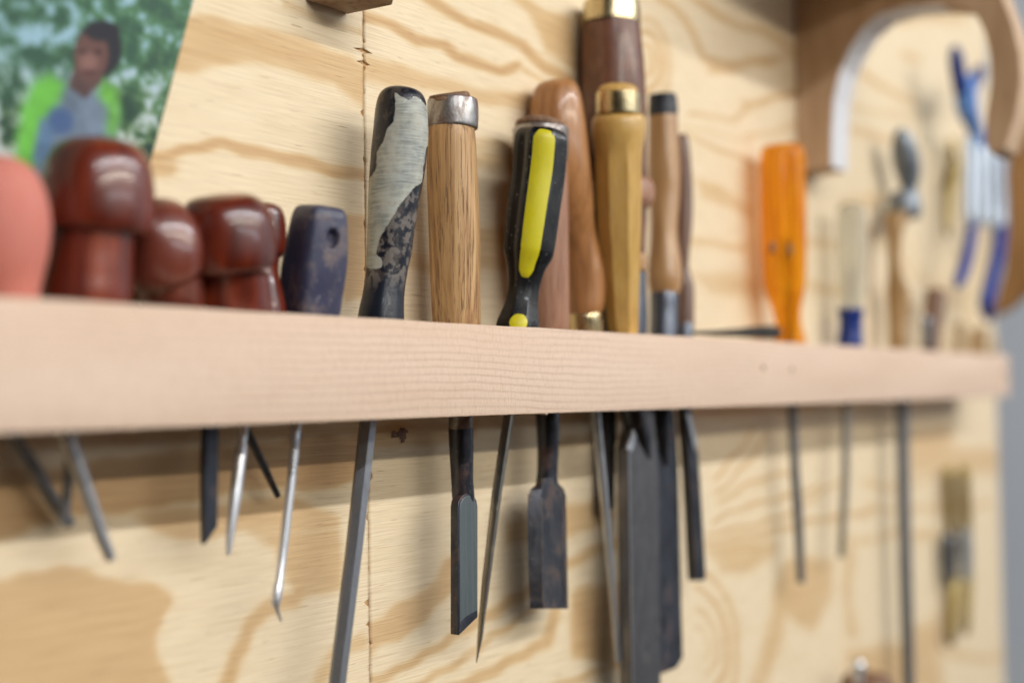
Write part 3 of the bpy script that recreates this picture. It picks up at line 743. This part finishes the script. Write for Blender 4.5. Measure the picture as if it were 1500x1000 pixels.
# black screwdriver with yellow insert
t = tool('screwdriver', 'black screwdriver with a bright yellow stripe and a thin square shaft', 'screwdriver', 757, 475, .04)
def flut(a, tt):
    k = 1.0
    if .02 < tt < .72:
        k += -.075*max(0, math.cos(6*(a+.32)))**2*min(1, (tt-.02)*14)*min(1, (.72-tt)*9)
    return k
SDP = [(795, 189, 26), (795, 190.5, 52), (794, 194, 68), (793, 201, 77), (792, 213, 81), (789, 255, 81), (783, 300, 80), (778, 340, 79), (775, 365, 77), (774, 372, 75), (773, 380, 69), (771, 390, 60), (769, 408, 51), (767, 425, 47), (764, 445, 50), (761, 462, 58), (758, 478, 65), (755, 500, 60), (752, 530, 34)]
hexs = lambda a, tt: poly_sect(8, .3927, .12)(a, tt)*flut(a, tt)
part('handle', t, lathe(SDP, .050, .037, n=96, sub=6, sect=hexs), M['blackp'])
def patch(prof, s0, s1, y0, y1, a0, wfun, lift, nA=12, nT=40):
    st = catmull([tuple(map(float, q)) for q in prof], 6)
    ys = [q[1] for q in st]
    Y0, Y1 = st[0][1], st[-1][1]
    pa = P(st[0][0], Y0, s0); pb = P(st[-1][0], Y1, s1)
    ax = (pb-pa).normalized()
    mid = st[len(st)//2]; pm = P(mid[0], mid[1], s0+(s1-s0)*(mid[1]-Y0)/(Y1-Y0))
    view = (CAM-pm).normalized(); e1 = (view-ax*view.dot(ax)).normalized(); e2 = ax.cross(e1)
    v, f = [], []
    for i in range(nT):
        t_ = i/(nT-1); y = y0+(y1-y0)*t_
        px = np.interp(y, ys, [q[0] for q in st]); w = np.interp(y, ys, [q[2] for q in st])
        s = s0+(s1-s0)*(y-Y0)/(Y1-Y0); c = P(px, y, s); R = w/2*depth(px, y, s)/F
        half = wfun(t_)
        for j in range(nA+2):
            q = (j-1)/(nA-1)
            a = a0(t_)+half*(2*min(max(q, 0), 1)-1)
            lf = -.0012 if j in (0, nA+1) else lift
            if i in (0, nT-1): lf = -.0012
            v.append(c+(e1*math.cos(a)+e2*math.sin(a))*(R*.975+lf))
    m = nA+2
    for i in range(nT-1):
        for j in range(m-1): f.append((i*m+j, i*m+j+1, (i+1)*m+j+1, (i+1)*m+j))
    return v, f
capw = lambda t_: .40*min(1, math.sqrt(max(1e-4, min(t_, (1-t_))*14)))
import mathutils
# sign of the angle that moves right in the picture is found by test
_v = patch(SDP, .050, .037, 300, 301, lambda q: .3, lambda q: .01, 0, 3, 3)[0]
_pp = proj(np.array([list(q) for q in _v]))[:, 0].mean(); SG = 1 if _pp > 784 else -1
part('stripe', t, patch(SDP, .050, .037, 193.5, 413, lambda q: SG*(.12-.12*q), capw, .0006), M['yellow'], auto=50)
part('dot', t, patch(SDP, .050, .037, 462, 488, lambda q: SG*.02, lambda q: .40*math.sqrt(max(1e-4, 1-(2*q-1)**2)), .0008, 12, 24), M['yellow'], auto=50)
shaft(t, [(753, 510), (746, 602), (728, 720), (712, 850), (706, 905), (703, 935), (698, 970)], [16, 17, 17, 14, 11, 9, 1.5], .037, .014, M['chromeshaft'], n=16, sect=poly_sect(4, .5, .15))

def arris(t, pts, s, r=.00028):
    part('worn_edge_glint', t, tube([P(x, y, s) for x, y in pts], r, 6), M['steel'])  # bright steel line added as the highlight along a blade edge
# brown file handle
t = tool('round_file', 'file with a smooth domed brown wooden handle and a brass ferrule', 'file', 858, 485, .022)
part('handle', t, lathe([(813, 116, 12), (813, 117.5, 36), (813, 123, 56), (814, 136, 70), (815, 160, 79), (818, 200, 85), (823, 245, 84), (831, 285, 75), (839, 318, 63), (845, 342, 56), (851, 370, 58), (856, 398, 63), (858, 422, 62), (858, 445, 58), (858, 457, 52), (858, 461, 46)], .020, .022, n=56), M['filewood'])
part('ferrule', t, lathe([(857, 458, 50), (857, 462, 53), (858, 478, 53), (859, 500, 50), (862, 540, 40)], .022, .022, n=40, sub=3), M['brass'])
shaft(t, [(864, 530), (872, 602), (886, 740), (900, 900), (905, 968)], [13, 15, 13, 10, 9], .024, .022, M['steel'], n=16, rough=.03)

# leather capped slick
t = tool('mortise_chisel', 'tallest chisel with a brown leather-look handle and a polished brass cap', 'chisel', 914, 485, .025)
part('cap', t, lathe([(895, 1, 30), (895, 2.5, 70), (895, 5, 80), (895, 10, 83), (895, 34, 86), (895, 36, 84)], .024, .024, n=56, sub=3), M['brass'])
part('handle', t, lathe([(895, 35, 84), (896, 60, 88), (898, 110, 93), (899, 160, 95), (900, 210, 94), (901, 245, 92), (903, 258, 90), (905, 275, 84), (907, 305, 80), (908, 320, 78), (910, 350, 70), (912, 375, 66)], .024, .024, n=56), M['leather'])
part('bead', t, lathe([(905, 262, 84), (906, 268, 98), (907, 284, 104), (907, 298, 100), (908, 308, 84)], .0242, .0242, n=48), M['pinkwood'])
part('ring', t, lathe([(913, 372, 64), (913, 376, 70), (913, 395, 70), (913, 399, 64)], .024, .024, n=40, sub=3), M['blond'])
part('ferrule', t, lathe([(914, 398, 64), (914, 430, 66), (915, 485, 66), (912, 540, 50), (905, 590, 28)], .024, .024, n=40, sub=3), M['ferrule'])
part('blade', t, slab([(895, 560), (904, 560), (902, 650), (899, 745), (892, 745), (893, 650)], .016, .008), M['black'], bevel=.0004)

# yellow octagonal chisel
t = tool('bench_chisel', 'chisel with a yellow octagonal handle, brass ring and a very wide dark blade', 'chisel', 912, 483, .04)
YP = [(906, 168, 66), (906, 171, 74), (906, 178, 79), (906, 190, 80), (906, 200, 78), (906, 213, 74), (906, 228, 71), (906, 260, 70), (907, 320, 67), (909, 380, 60), (911, 440, 52), (913, 484, 45), (915, 530, 36), (920, 570, 26)]
o8 = lambda a, tt: 1.0 if tt < .10 else (1-min(1, (tt-.10)*12))+min(1, (tt-.10)*12)*poly_sect(8, .3927, 0)(a, tt)
part('handle', t, lathe(YP, .048, .036, n=96, sub=6, sect=o8), M['box'], auto=25)
part('handle_end', t, lathe([(905, 121, 8), (905, 122, 28), (905, 126, 50), (905, 132, 58), (905, 140, 58)], .049, .048, n=40, sub=4), M['box'])
part('ring', t, lathe([(906, 135, 58), (906, 136, 64), (906, 139, 66), (906, 165, 67), (906, 168, 66), (906, 170, 60)], .049, .048, n=56, sub=3), M['brass'])
part('socket', t, lathe([(920, 560, 30), (926, 600, 36), (936, 640, 34), (942, 670, 26)], .034, .026, n=32, sub=4), M['black'])
part('blade', t, slab([(937, 600), (958, 600), (962, 640), (966, 720), (969, 1100), (926, 1100), (922, 800), (920, 657)], .032, .0095), M['slick'], bevel=.0012)

part('bevel_highlight', t, slab([(919, 657), (936, 604), (942, 608), (926, 662)], .0323, .002), M['steel'], bevel=.0003)  # bright steel strip added as the highlight along the shoulder
arris(t, [(921.5, 660), (923.5, 800), (927, 1010)], .0321, .0004)
# blond handle w/ black cap
t = tool('bench_chisel', 'chisel with a blond waisted handle, black end cap and a dark round-cornered blade', 'chisel', 973, 487, .025)
part('handle', t, lathe([(971, 160, 40), (971, 170, 42), (972, 200, 44), (973, 250, 46), (974, 290, 43), (973, 325, 39), (973, 350, 40), (974, 380, 47), (974, 405, 50), (974, 420, 47), (974, 430, 41)], .025, .026, n=48), M['blond'])
part('cap', t, lathe([(969, 137, 26), (969, 138, 36), (970, 141, 40), (971, 150, 42), (971, 166, 44), (971, 169, 43)], .025, .025, n=48, sub=3), M['blackcap'])
part('ferrule', t, lathe([(973, 429, 38), (973, 432, 41), (973, 460, 41), (972, 500, 41), (972, 560, 34)], .026, .026, n=40, sub=3), M['ferrule'])
part('neck', t, lathe([(972, 555, 30), (970, 600, 30), (968, 640, 26), (972, 680, 18)], .026, .020, n=24, sub=3), M['black'])
part('blade', t, slab([(974, 618), (988, 600), (992, 640), (995, 700), (998, 860), (1001, 962), (992, 978), (970, 986), (962, 986), (962, 640)], .022, .006), M['black'], bevel=.0010)
part('bevel_highlight', t, slab([(966, 650), (980, 622), (984, 624), (972, 664)], .0232, .002), M['steel'], bevel=.0003)  # added steel strip gives this shoulder its bright highlight line

# thin dark
t = tool('mortise_chisel', 'narrow chisel with a slim dark brown handle, rightmost of the central cluster', 'chisel', 1003, 487, .022)
part('handle', t, lathe([(1000, 196, 6), (1000, 199, 14), (1000, 215, 20), (1001, 250, 24), (1002, 290, 26), (1002, 330, 24), (1001, 370, 18), (1001, 388, 16), (1002, 400, 20), (1003, 420, 27), (1003, 450, 28), (1003, 474, 28)], .022, .022, n=36), M['darkthin'])
part('ferrule', t, lathe([(1003, 473, 24), (1003, 476, 27), (1003, 500, 26), (1002, 560, 22), (1003, 600, 20)], .022, .024, n=30, sub=3), M['ferrule'])
part('blade', t, loft([[(x1-ww, y, .028), (x1, y, .028), (x1-12, y, .015), (x1-ww-13, y, .015)] for x1, y, ww in ((1014, 570, 11), (1013, 600, 9), (1015, 622, 10), (1020, 643, 12), (1022, 660, 13), (1027, 740, 13), (1033, 846, 13), (1033, 850, 12))]), M['black'], bevel=.0006)

part('bevel_highlight', t, slab([(1006, 606), (1011, 606), (1021, 644), (1020, 664), (1016, 650)], .0292, .001), M['steel'], bevel=.0002)  # bright strip put in as the highlight on the bent shoulder
arris(t, [(1022, 660), (1027, 740), (1033, 844)], .0292, .0006)
# black thin strap lying on rail
t = tube([P(1018, 487, .050), P(1050, 487.5, .048), P(1085, 487, .045), P(1110, 486, .042), P(1136, 487, .040)], [.0012, .0022, .0035, .0052, .0058], 12)
tag(part('tapered_punch', None, t, M['blackrub'], origin=P(1136, 490, .040)), 'slim black tapered punch lying flat on the rail left of the amber screwdriver', 'punch')

# amber screwdriver
t = tool('screwdriver', 'screwdriver with a translucent amber orange fluted handle', 'screwdriver', 1157, 495, .03)
fl = lambda a, tt: 1-.17*max(0, math.cos(4*a+.8))**2*(1 if .04 < tt < .75 else 0)
part('handle', t, lathe([(1145, 210, 14), (1145, 212, 46), (1145, 217, 58), (1146, 226, 64), (1146, 240, 67), (1147, 300, 67), (1148, 370, 66), (1149, 410, 63), (1150, 430, 56), (1152, 450, 44), (1154, 470, 38), (1156, 488, 42), (1157, 500, 46), (1157, 520, 40), (1158, 540, 20)], .030, .026, n=80, sub=6, sect=fl), M['amber'])
part('shaft', t, lathe([(1151, 350, 12), (1152, 385, 12), (1153, 388, 7), (1155, 430, 8), (1158, 520, 13), (1160, 590, 14), (1165, 700, 14), (1168, 740, 15), (1170, 780, 14), (1173, 852, 12)], .026, .02, n=16, smoothprof=False), M['greysteel'])
for sx_, sy in ((1131, 363), (1157, 366)):
    part('dark_fleck', t, lathe([(sx_, sy-9, 3), (sx_, sy-5, 8), (sx_, sy+5, 8), (sx_, sy+9, 3)], .045, .045, n=10, sub=2), M['darkwood'])
# clear screwdriver
t = tool('screwdriver', 'screwdriver with a clear handle and a dark blue collar', 'screwdriver', 1246, 500, .026)
fl2 = lambda a, tt: 1-.08*max(0, math.cos(3*a))**2
part('handle', t, lathe([(1247, 296, 8), (1247, 298, 26), (1247, 303, 38), (1247, 315, 43), (1247, 350, 44), (1247, 400, 43), (1247, 435, 41), (1246, 452, 37)], .028, .026, n=48, sect=fl2), M['clear'])
part('collar', t, lathe([(1246, 452, 38), (1246, 457, 39), (1246, 468, 34), (1246, 485, 35), (1245, 505, 38), (1244, 530, 30)], .026, .024, n=36), M['bluep'])
part('shaft', t, lathe([(1247, 395, 7), (1246, 460, 7), (1241, 560, 9), (1240, 595, 12), (1238, 700, 12), (1233, 790, 11), (1232, 816, 10)], .026, .02, n=16, smoothprof=False), M['chromeshaft'])
# wood and grey
t = tool('scraper', 'turned light wood tool with a grey oval head and a long grey rod shaft', 'scraper', 1313, 500, .024)
part('handle', t, lathe([(1314, 312, 34), (1313, 320, 36), (1311, 335, 28), (1310, 355, 21), (1310, 385, 18), (1312, 405, 23), (1315, 425, 33), (1316, 445, 34), (1315, 470, 28), (1314, 500, 24), (1316, 540, 18)], .026, .024, n=40), M['farwood'])
part('collar', t, lathe([(1325, 283, 34), (1325, 288, 44), (1325, 305, 48), (1325, 316, 44), (1324, 320, 30)], .028, .028, n=40, sub=3), M['greymetal'])
part('head', t, lathe([(1319, 188, 6), (1320, 194, 20), (1323, 210, 34), (1327, 235, 40), (1331, 258, 34), (1332, 275, 24), (1331, 287, 26)], .03, .028, n=36), M['greymetal'])
part('shaft', t, lathe([(1316, 520, 16), (1321, 590, 20), (1324, 750, 20), (1328, 900, 19), (1331, 1010, 18), (1334, 1100, 18)], .024, .022, n=24, smoothprof=False), M['greysteel'])
# short brown handle
t = tool('marking_knife', 'short leaning brown wooden handle with a dark cheek near the right end', 'marking knife', 1362, 505, .026)
part('handle', t, lathe([(1372, 424, 20), (1372, 427, 28), (1370, 440, 31), (1367, 465, 30), (1364, 490, 28), (1362, 515, 26)], .030, .026, n=30), M['darkwood'])
part('cheek', t, lathe([(1355, 462, 6), (1356, 470, 15), (1358, 485, 18), (1360, 508, 16)], .036, .036, n=20), M['greysteel'])
# little cream plug bundle
t = tool('wooden_dowels', 'cluster of short cream wooden plugs at the right end behind the rail', 'dowels', 1430, 512, .025, None)
for i, (x, y, w) in enumerate(((1408, 470, 22), (1424, 484, 20), (1440, 478, 20), (1452, 492, 18))):
    part('dowel', t, lathe([(x, y, w*.5), (x, y+3, w), (x+1, y+25, w), (x+2, y+52, w)], .030-.004*(i % 2), .028-.004*(i % 2), n=24, sub=2), M['cream' if i != 1 else 'farwood'])

# hook horn bracket near the top right
XB = P(1166, 200, 0).x
def horn():
    outer_in = []   # inner (concave) edge from the wall leg bottom to the tip
    face = [(1168, 252), (1216, 243), (1217, 190), (1220, 145), (1229, 105), (1243, 72), (1262, 42), (1288, 20), (1325, 9), (1375, 5), (1410, 8), (1430, 22), (1443, 50), (1451, 85), (1452, 120), (1445, 165), (1442, 205), (1452, 226),
            (1472, 218), (1488, 170), (1496, 120), (1494, 80), (1484, 35), (1470, 0), (1450, -60), (1168, -35)]
    fr = [onX(x, y, XB) for x, y in face]
    fr[0].y = -.0005; fr[-1].y = -.0005
    bk = [p+Vector((.045, 0, 0)) for p in fr]
    n = len(fr); f = [tuple(range(n)), tuple(range(n, 2*n))[::-1]]+[(j, (j+1) % n, n+(j+1) % n, n+j) for j in range(n)]
    return fr, bk
fr, bk = horn(); n = len(fr)
hb = thing('curved_bracket', 'big brown arched wooden bracket reaching out from the plywood at top right', 'bracket', Vector((XB, 0, fr[0].z)))
part('board', hb, (fr+bk, [tuple(range(n)), tuple(range(n, 2*n))[::-1]]+[(j, (j+1) % n, n+(j+1) % n, n+j) for j in range(n)]), M['bracket'], smooth=False, bevel=.0012)
# painted inner edge, a thin band lying on the concave edge
ei = list(range(1, 10))
v = []
for i in ei:
    a, b = fr[i], bk[i]; o_ = Vector((0, -.0012, -.0004))
    v += [a+o_+Vector((.001, 0, 0)), b+o_-Vector((.001, 0, 0)), a+Vector((.001, .0004, 0)), b+Vector((-.001, .0004, 0))]
f = []
for k in range(len(ei)-1):
    q = k*4; f += [(q, q+1, q+5, q+4), (q, q+4, q+6, q+2), (q+1, q+3, q+7, q+5)]
part('painted_edge', hb, (v, f), M['white'], smooth=False)
# shelf above it (its underside shades the wall) – reaches left past the bracket
xl = P(1000, 0, 0).x
sh = thing('overhead_shelf', 'brown wooden shelf above the arched bracket, just in at the top', 'shelf', Vector((XB, 0, fr[-1].z)))
part('board', sh, box(XB-.22, XB+.06, -.21, -.0005, fr[-1].z+.0005, fr[-1].z+.02), M['bracket'], smooth=False, bevel=.001)

# brown hanging piece at the right edge
XH = P(1462, 300, 0).x-.06
out = [(1486, 170), (1478, 215), (1474, 260), (1476, 330), (1470, 400), (1455, 448), (1458, 463), (1480, 452), (1510, 425), (1560, 380), (1580, 280), (1550, 190)]
frh = [onX(x, y, XH) for x, y in out]; nb = len(frh); bkh = [p+Vector((.02, 0, 0)) for p in frh]
part_h = part('wooden_template', None, (frh+bkh, [tuple(range(nb)), tuple(range(nb, 2*nb))[::-1]]+[(j, (j+1) % nb, nb+(j+1) % nb, nb+j) for j in range(nb)]), M['hornwood'], smooth=False, origin=frh[0], bevel=.001)
tag(part_h, 'blurred brown wooden board at the right edge behind the blue-handled pliers', 'wooden board')

# blue pliers
t = tool('pliers', 'blue-handled pliers with a pale steel middle hanging at the right end', 'pliers', 1440, 400, .04, None)
part('jaw', t, lathe([(1398, 68, 8), (1399, 74, 16), (1401, 90, 22), (1404, 112, 22), (1408, 135, 22)], .05, .05, n=20), M['bluep'])
part('jaw', t, lathe([(1436, 98, 8), (1434, 104, 16), (1428, 118, 20), (1420, 132, 22)], .05, .05, n=20), M['bluep'])
part('joint', t, lathe([(1411, 112, 14), (1412, 118, 28), (1414, 135, 32), (1416, 155, 32), (1420, 170, 28), (1428, 190, 22), (1434, 212, 20)], .05, .05, n=28), M['lightblue'])
for i, (x0, x1) in enumerate(((1420, 1419), (1434, 1435), (1447, 1450), (1460, 1465))):
    part('rod', t, lathe([(x0, 200+i*2, 8), (x0, 206+i*2, 16), (x0, 230, 17), (x1, 300, 17), (x1, 322+i*2, 15), (x1, 330+i*2, 6)], .05, .05, n=18, sub=3), M['palerod'])
part('grip', t, lathe([(1424, 325, 8), (1424, 330, 16), (1420, 360, 17), (1412, 392, 18), (1405, 412, 16), (1402, 420, 8)], .05, .048, n=20), M['bluegrip'])
part('grip', t, lathe([(1466, 326, 8), (1466, 332, 18), (1462, 370, 19), (1452, 410, 20), (1445, 445, 22), (1447, 462, 16), (1448, 470, 8)], .05, .048, n=20), M['bluegrip'])

# dark solid shape standing in for the shadow of the pliers on the plywood
t = part('pliers_shadow', None, lathe([(1395, 205, 10), (1394, 222, 13), (1397, 245, 17), (1394, 262, 18), (1390, 290, 12), (1388, 330, 10), (1388, 345, 6)], .012, .012, n=16), M['oldbrass'], origin=P(1395, 205, .012))
tag(t, 'dark shape standing in for the shadow of the blue-handled pliers on the plywood', 'shadow shape')

# brass hinge-like hardware
t = tool('brass_hinge', 'tall brass-coloured hardware with a dark middle on the plywood at lower right', 'hinge', 1404, 945, 0, None)
for a, b, w, y0, y1 in ((1388, 1394, 17, 682, 790), (1412, 1416, 17, 680, 800), (1396, 1392, 18, 840, 945), (1418, 1415, 15, 835, 930)):
    m_ = (y0+y1)/2
    part('leaf', t, lathe([(a, y0, w*.4), (a, y0+8, w*.9), ((a+b)/2, m_, w), (b, y1-8, w*.8), (b, y1, w*.3)], .012, .012, n=16, sub=3), M['oldbrass'])
part('knuckle', t, lathe([(1388, 782, 16), (1388, 790, 20), (1390, 815, 24), (1390, 845, 19), (1391, 855, 14)], .014, .014, n=24), M['ferrule'])
part('knuckle', t, lathe([(1414, 775, 14), (1414, 785, 17), (1415, 810, 19), (1415, 838, 16), (1415, 850, 12)], .014, .014, n=24), M['greymetal'])

# knob with steel ball bottom right
t = tool('steel_knob', 'dark domed knob topped with a bright steel ball at the bottom edge', 'knob', 1262, 1010, .02, None)
part('dome', t, lathe([(1268, 982, 20), (1268, 985, 50), (1268, 992, 72), (1268, 1004, 84), (1268, 1030, 88)], .018, .018, n=40, sub=3), M['darkwood'])
part('ball', t, lathe([(1257, 964, 4), (1257, 965.5, 12), (1257, 970, 19), (1257, 976, 21), (1257, 983, 19), (1257, 990, 15), (1257, 1000, 15)], .034, .034, n=28, sub=3), M['brightsteel'])

# ------------------------------------------------------------------ room behind
tw = NT('far wall paint'); nn = tw.noise((1.2, 1.2, 2.0), 1, 3, .5)
tw.set(col=tw.ramp(nn, [(.3, (.74, .81, .92)), (.7, (.85, .90, .97))]), rough=.8)
fw = part('wall', None, box(2.95, 3.0, -4, 4, -2, 3), tw.m, smooth=False, origin=(2.95, 0, -2)); tag(fw, kind='structure')

# ------------------------------------------------------------------ light
w = bpy.data.worlds.new('World'); C.world = w; w.use_nodes = True
nt = w.node_tree; bg = nt.nodes['Background']
tc = nt.nodes.new('ShaderNodeTexCoord'); sx = nt.nodes.new('ShaderNodeSeparateXYZ'); rp = nt.nodes.new('ShaderNodeValToRGB')
mr = nt.nodes.new('ShaderNodeMapRange'); mr.inputs[1].default_value = -1; mr.inputs[2].default_value = 1
nt.links.new(tc.outputs['Generated'], sx.inputs[0]); nt.links.new(sx.outputs[2], mr.inputs[0]); nt.links.new(mr.outputs[0], rp.inputs[0])
e = rp.color_ramp.elements; e[0].position = 0; e[0].color = (.42, .23, .10, 1); e[1].position = 1; e[1].color = (.10, .11, .13, 1)
for p_, c_ in ((.42, (.62, .38, .19)), (.52, (.62, .60, .58)), (.62, (.50, .52, .55)), (.72, (.16, .17, .19))):
    q = e.new(p_); q.color = (*c_, 1)
# the photographer's side of the room is darker
dp = nt.nodes.new('ShaderNodeVectorMath'); dp.operation = 'DOT_PRODUCT'; dp.inputs[1].default_value = Vector((-.88, -.47, 0)).normalized()
nt.links.new(tc.outputs['Generated'], dp.inputs[0])
wr = nt.nodes.new('ShaderNodeMapRange'); wr.inputs[1].default_value = .35; wr.inputs[2].default_value = .85; wr.inputs[3].default_value = 1.0; wr.inputs[4].default_value = .18
nt.links.new(dp.outputs['Value'], wr.inputs[0])
mxw = nt.nodes.new('ShaderNodeVectorMath'); mxw.operation = 'SCALE'
nt.links.new(rp.outputs[0], mxw.inputs[0]); nt.links.new(wr.outputs[0], mxw.inputs['Scale']); nt.links.new(mxw.outputs[0], bg.inputs[0])
bg.inputs[1].default_value = .26
def area(name, loc, target, sx_, sy_, power, col):
    L = bpy.data.lights.new(name, 'AREA'); L.shape = 'RECTANGLE'; L.size = sx_; L.size_y = sy_; L.energy = power; L.color = col
    o = bpy.data.objects.new(name, L); COL.objects.link(o); o.location = loc
    d = (Vector(target)-Vector(loc)).normalized(); o.rotation_euler = d.to_track_quat('-Z', 'Y').to_euler()
    o['label'] = name; o['category'] = 'lamp'; return o
xm = .9
area('ceiling_lamp', (.9, -2.05, 1.45), (.9, 0, 0), 5.2, .05, 165, (.95, .97, 1.0))
area('ceiling_lamp', (1.1, -3.7, 1.38), (1.1, 0, 0), 6.5, .10, 185, (1.0, .93, .80))
area('window_light', (1.2, -4.6, .72), (1.2, 0, 0), 5.0, .34, 60, (.82, .91, 1.0))
for o, lb in zip([o for o in COL.objects if o.type == 'LIGHT'], ('near ceiling tube light in front of the panel', 'far ceiling tube light behind the camera', 'low cool daylight window across the room')):
    o['label'] = lb

# ------------------------------------------------------------------ camera
cam = bpy.data.cameras.new('camera'); co_ = bpy.data.objects.new('camera', cam); COL.objects.link(co_)
import mathutils as mu
R = mu.Matrix((AX, BY, CZ))      # rows: world axes in camera coords -> maps camera vectors to world
co_.matrix_world = mu.Matrix.Translation(CAM) @ R.to_4x4()
cam.sensor_width = 36; cam.lens = 36*F/1500; cam.clip_start = .02; cam.clip_end = 50
cam.dof.use_dof = True; cam.dof.focus_distance = .80; cam.dof.aperture_fstop = 2.7; cam.dof.aperture_blades = 0
C.camera = co_
C.render.engine = 'CYCLES'
C.view_settings.view_transform = 'Standard'; C.view_settings.look = 'None'; C.view_settings.gamma = 1; C.view_settings.exposure = -.98
